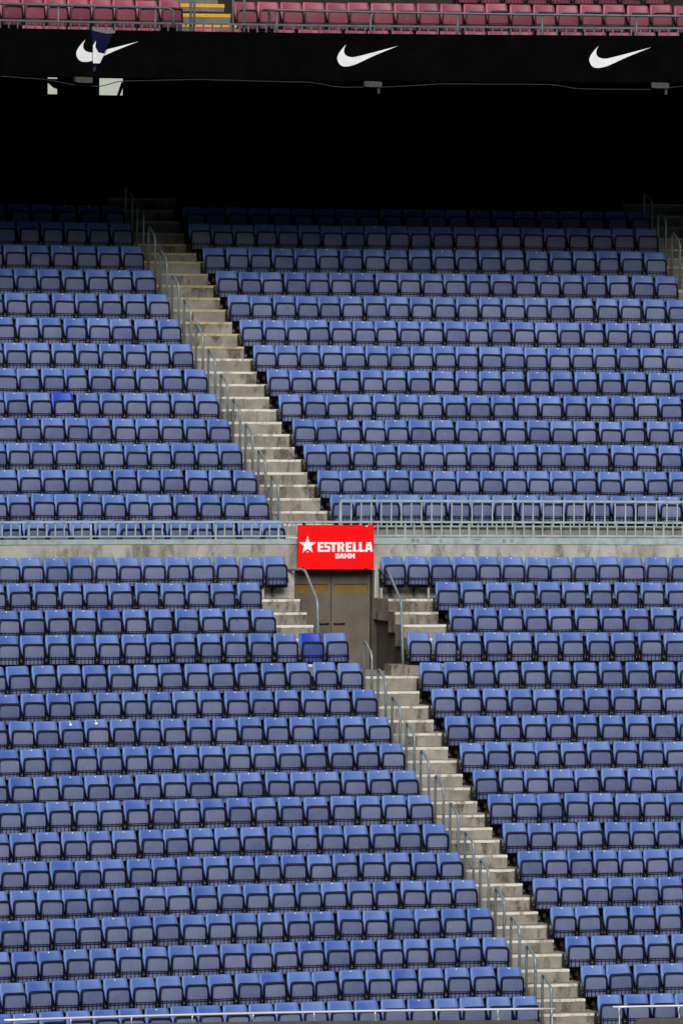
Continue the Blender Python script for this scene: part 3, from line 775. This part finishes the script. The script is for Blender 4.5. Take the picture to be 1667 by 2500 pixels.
# ------------------------------------------------------------------ rails and steps of the top tier
lr = thing('low_railing', 'low grey picket railing along the top of the black banner', 'railing', P(3, FU + .05, 20.88))
o = lr.location
box_part('top_rail', lr, -7.5, 13.0, FU + .03, FU + .07, 21.015, 21.05, M['drail'], 20, TL)
pk = MB(); pk.box(-0.014, 0.014, -0.01, 0.01, 0, 0.14); pkm = pk.mesh('picket', M['drail'])
s = -7.4
while s < 12.9:
    link('picket', pkm, lr, P(s, FU + .05, 20.876 + zt(s)) - o, yaw(s)); s += 0.19
for i, sx in enumerate((-0.06, 0.015, 0.84, 1.08)):
    q = P(sx, FU + 0.1, 20.2)
    b = MB(); b.tube([Vector((0,0,0)), Vector((0,0,2.2))], 0.026, 8)
    tag(link('rail_post', b.mesh('rail_post', M['drail']), None, q), 'tall grey post at the yellow-edged steps, ' + ['leftmost','second from left','third from left','rightmost'][i], 'post', 'tall posts at the top steps')
def guard(label, s0, s1, posts, end):
    t = thing('guard_rail', label, 'railing', P(s0, FU + .02, 20.6)); o = t.location; b = MB(); n = 14
    line = [P(s0 + (s1 - s0) * i / n, FU + .01, 21.31 + 0.003 * (s0 + (s1 - s0) * i / n)) for i in range(n + 1)]
    if end == 'right': line += [P(s1 + .10, FU - .0, 21.26), P(s1 + .12, FU + .0, 21.15), P(s1 + .12, FU + .0, 20.9)]
    else: line = [P(s0 + .04, FU + .2, 20.9), P(s0 + .04, FU + .16, 21.2), P(s0 + .0, FU + .12, 21.29)] + line
    b.tube([q - o for q in line], 0.026, 8); part('rail_tube', b, M['drail'], t)
    for sx in posts:
        b = MB(); b.tube([P(sx, FU + .03, 20.6) - o, P(sx, FU + .03, 21.30 + .003 * sx) - o], 0.024, 8); part('post', b, M['drail'], t)
guard('grey guard rail in front of the maroon seats, left of the steps', -7.0, -0.58, (-6.8, -4.9, -2.92, -0.84), 'right')
guard('grey guard rail in front of the maroon seats, right of the steps', 1.60, 13.0, (1.75, 3.73, 5.55, 7.3, 9.23, 11.1), 'left')
ms = thing('top_tier_stairs', 'grey steps with bright yellow edges between the maroon seats', 'stairs', P(0.7, 20, 20.2))
for i in range(6):
    u0 = 19.6 + 0.41 * i; z1 = 20.86 + 0.222 * i
    st = box_part('step', ms, 0.08 - 0.02 * i, 1.22, u0, u0 + 0.405, 20.17, z1, M['mstep'], 2, TL)
    box_part('yellow_edge', ms, 0.078 - 0.02 * i, 1.223, u0 - 0.006, u0 + 0.05, z1 - 0.066, z1 + 0.005, M['yellow'], 2, TL, st)

TOP = False
# ------------------------------------------------------------------ front parapet at the bottom edge
def parapet(label, s0, s1, round_end):
    t = thing('parapet_screen', label, 'parapet', P((s0 + s1) / 2, -1.2, 0)); o = t.location
    zt_ = lambda s: 2.455 - 0.024 * min(0, s - 0.4) * (1 if s < 0.4 else 0)
    n = 30; pts = []
    for i in range(n + 1):
        s = s0 + (s1 - s0) * i / n; z = zt_(s)
        e = (s1 - s) if round_end == 'right' else (s - s0)
        if e < 0.18: z -= 0.18 - math.sqrt(max(0, 0.18**2 - (0.18 - e)**2))
        pts.append((s, z))
    vs_ = []
    for s, z in pts: vs_ += [P(s, -1.27, 0.0)-o, P(s, -1.27, z-.02)-o, P(s, -1.24, z)-o, P(s, -1.16, z)-o, P(s, -1.13, z-.02)-o, P(s, -1.13, 0.0)-o]
    fs = [(i*6+j, (i+1)*6+j, (i+1)*6+(j+1) % 6, i*6+(j+1) % 6) for i in range(n) for j in range(6)]
    fs += [tuple(range(6)), tuple(n*6+j for j in reversed(range(6)))]
    b = MB(); b.add(vs_, fs); part('screen', b, M['taupe'], t)
parapet('taupe front screen along the bottom edge, left of the stairs', -13.0, 0.42, 'right')
parapet('taupe front screen at the bottom right corner', 1.70, 9.0, 'left')
def chrome(label, s0, s1, z0, z1, posts):
    t = thing('steel_rail', label, 'handrail', P(s0, -1.08, z0 - .4)); o = t.location; n = 16; b = MB()
    f = lambda s: z0 + (z1 - z0) * (s - s0) / (s1 - s0)
    b.tube([P(s0 + (s1-s0)*i/n, -1.08, f(s0 + (s1-s0)*i/n)) - o for i in range(n + 1)], 0.021, 10); part('rail_tube', b, M['chrome'], t)
    for sx in posts:
        b = MB(); b.tube(bend([P(sx, -1.08, f(sx)-.01)-o, P(sx, -1.06, f(sx)-.09)-o, P(sx+.03, -1.02, f(sx)-.16)-o, P(sx+.03, -1.0, 1.95)-o], .05), 0.013, 8); part('bracket', b, M['chrome'], t)
chrome('polished steel rail along the bottom, left of the stairs', -10.17, 0.39, 2.80, 2.65, [-8.88 + 1.17 * i for i in range(8)] + [0.33])
chrome('polished steel rail at the bottom right corner', 1.48, 6.0, 2.66, 2.66, [1.60, 2.72, 3.9])
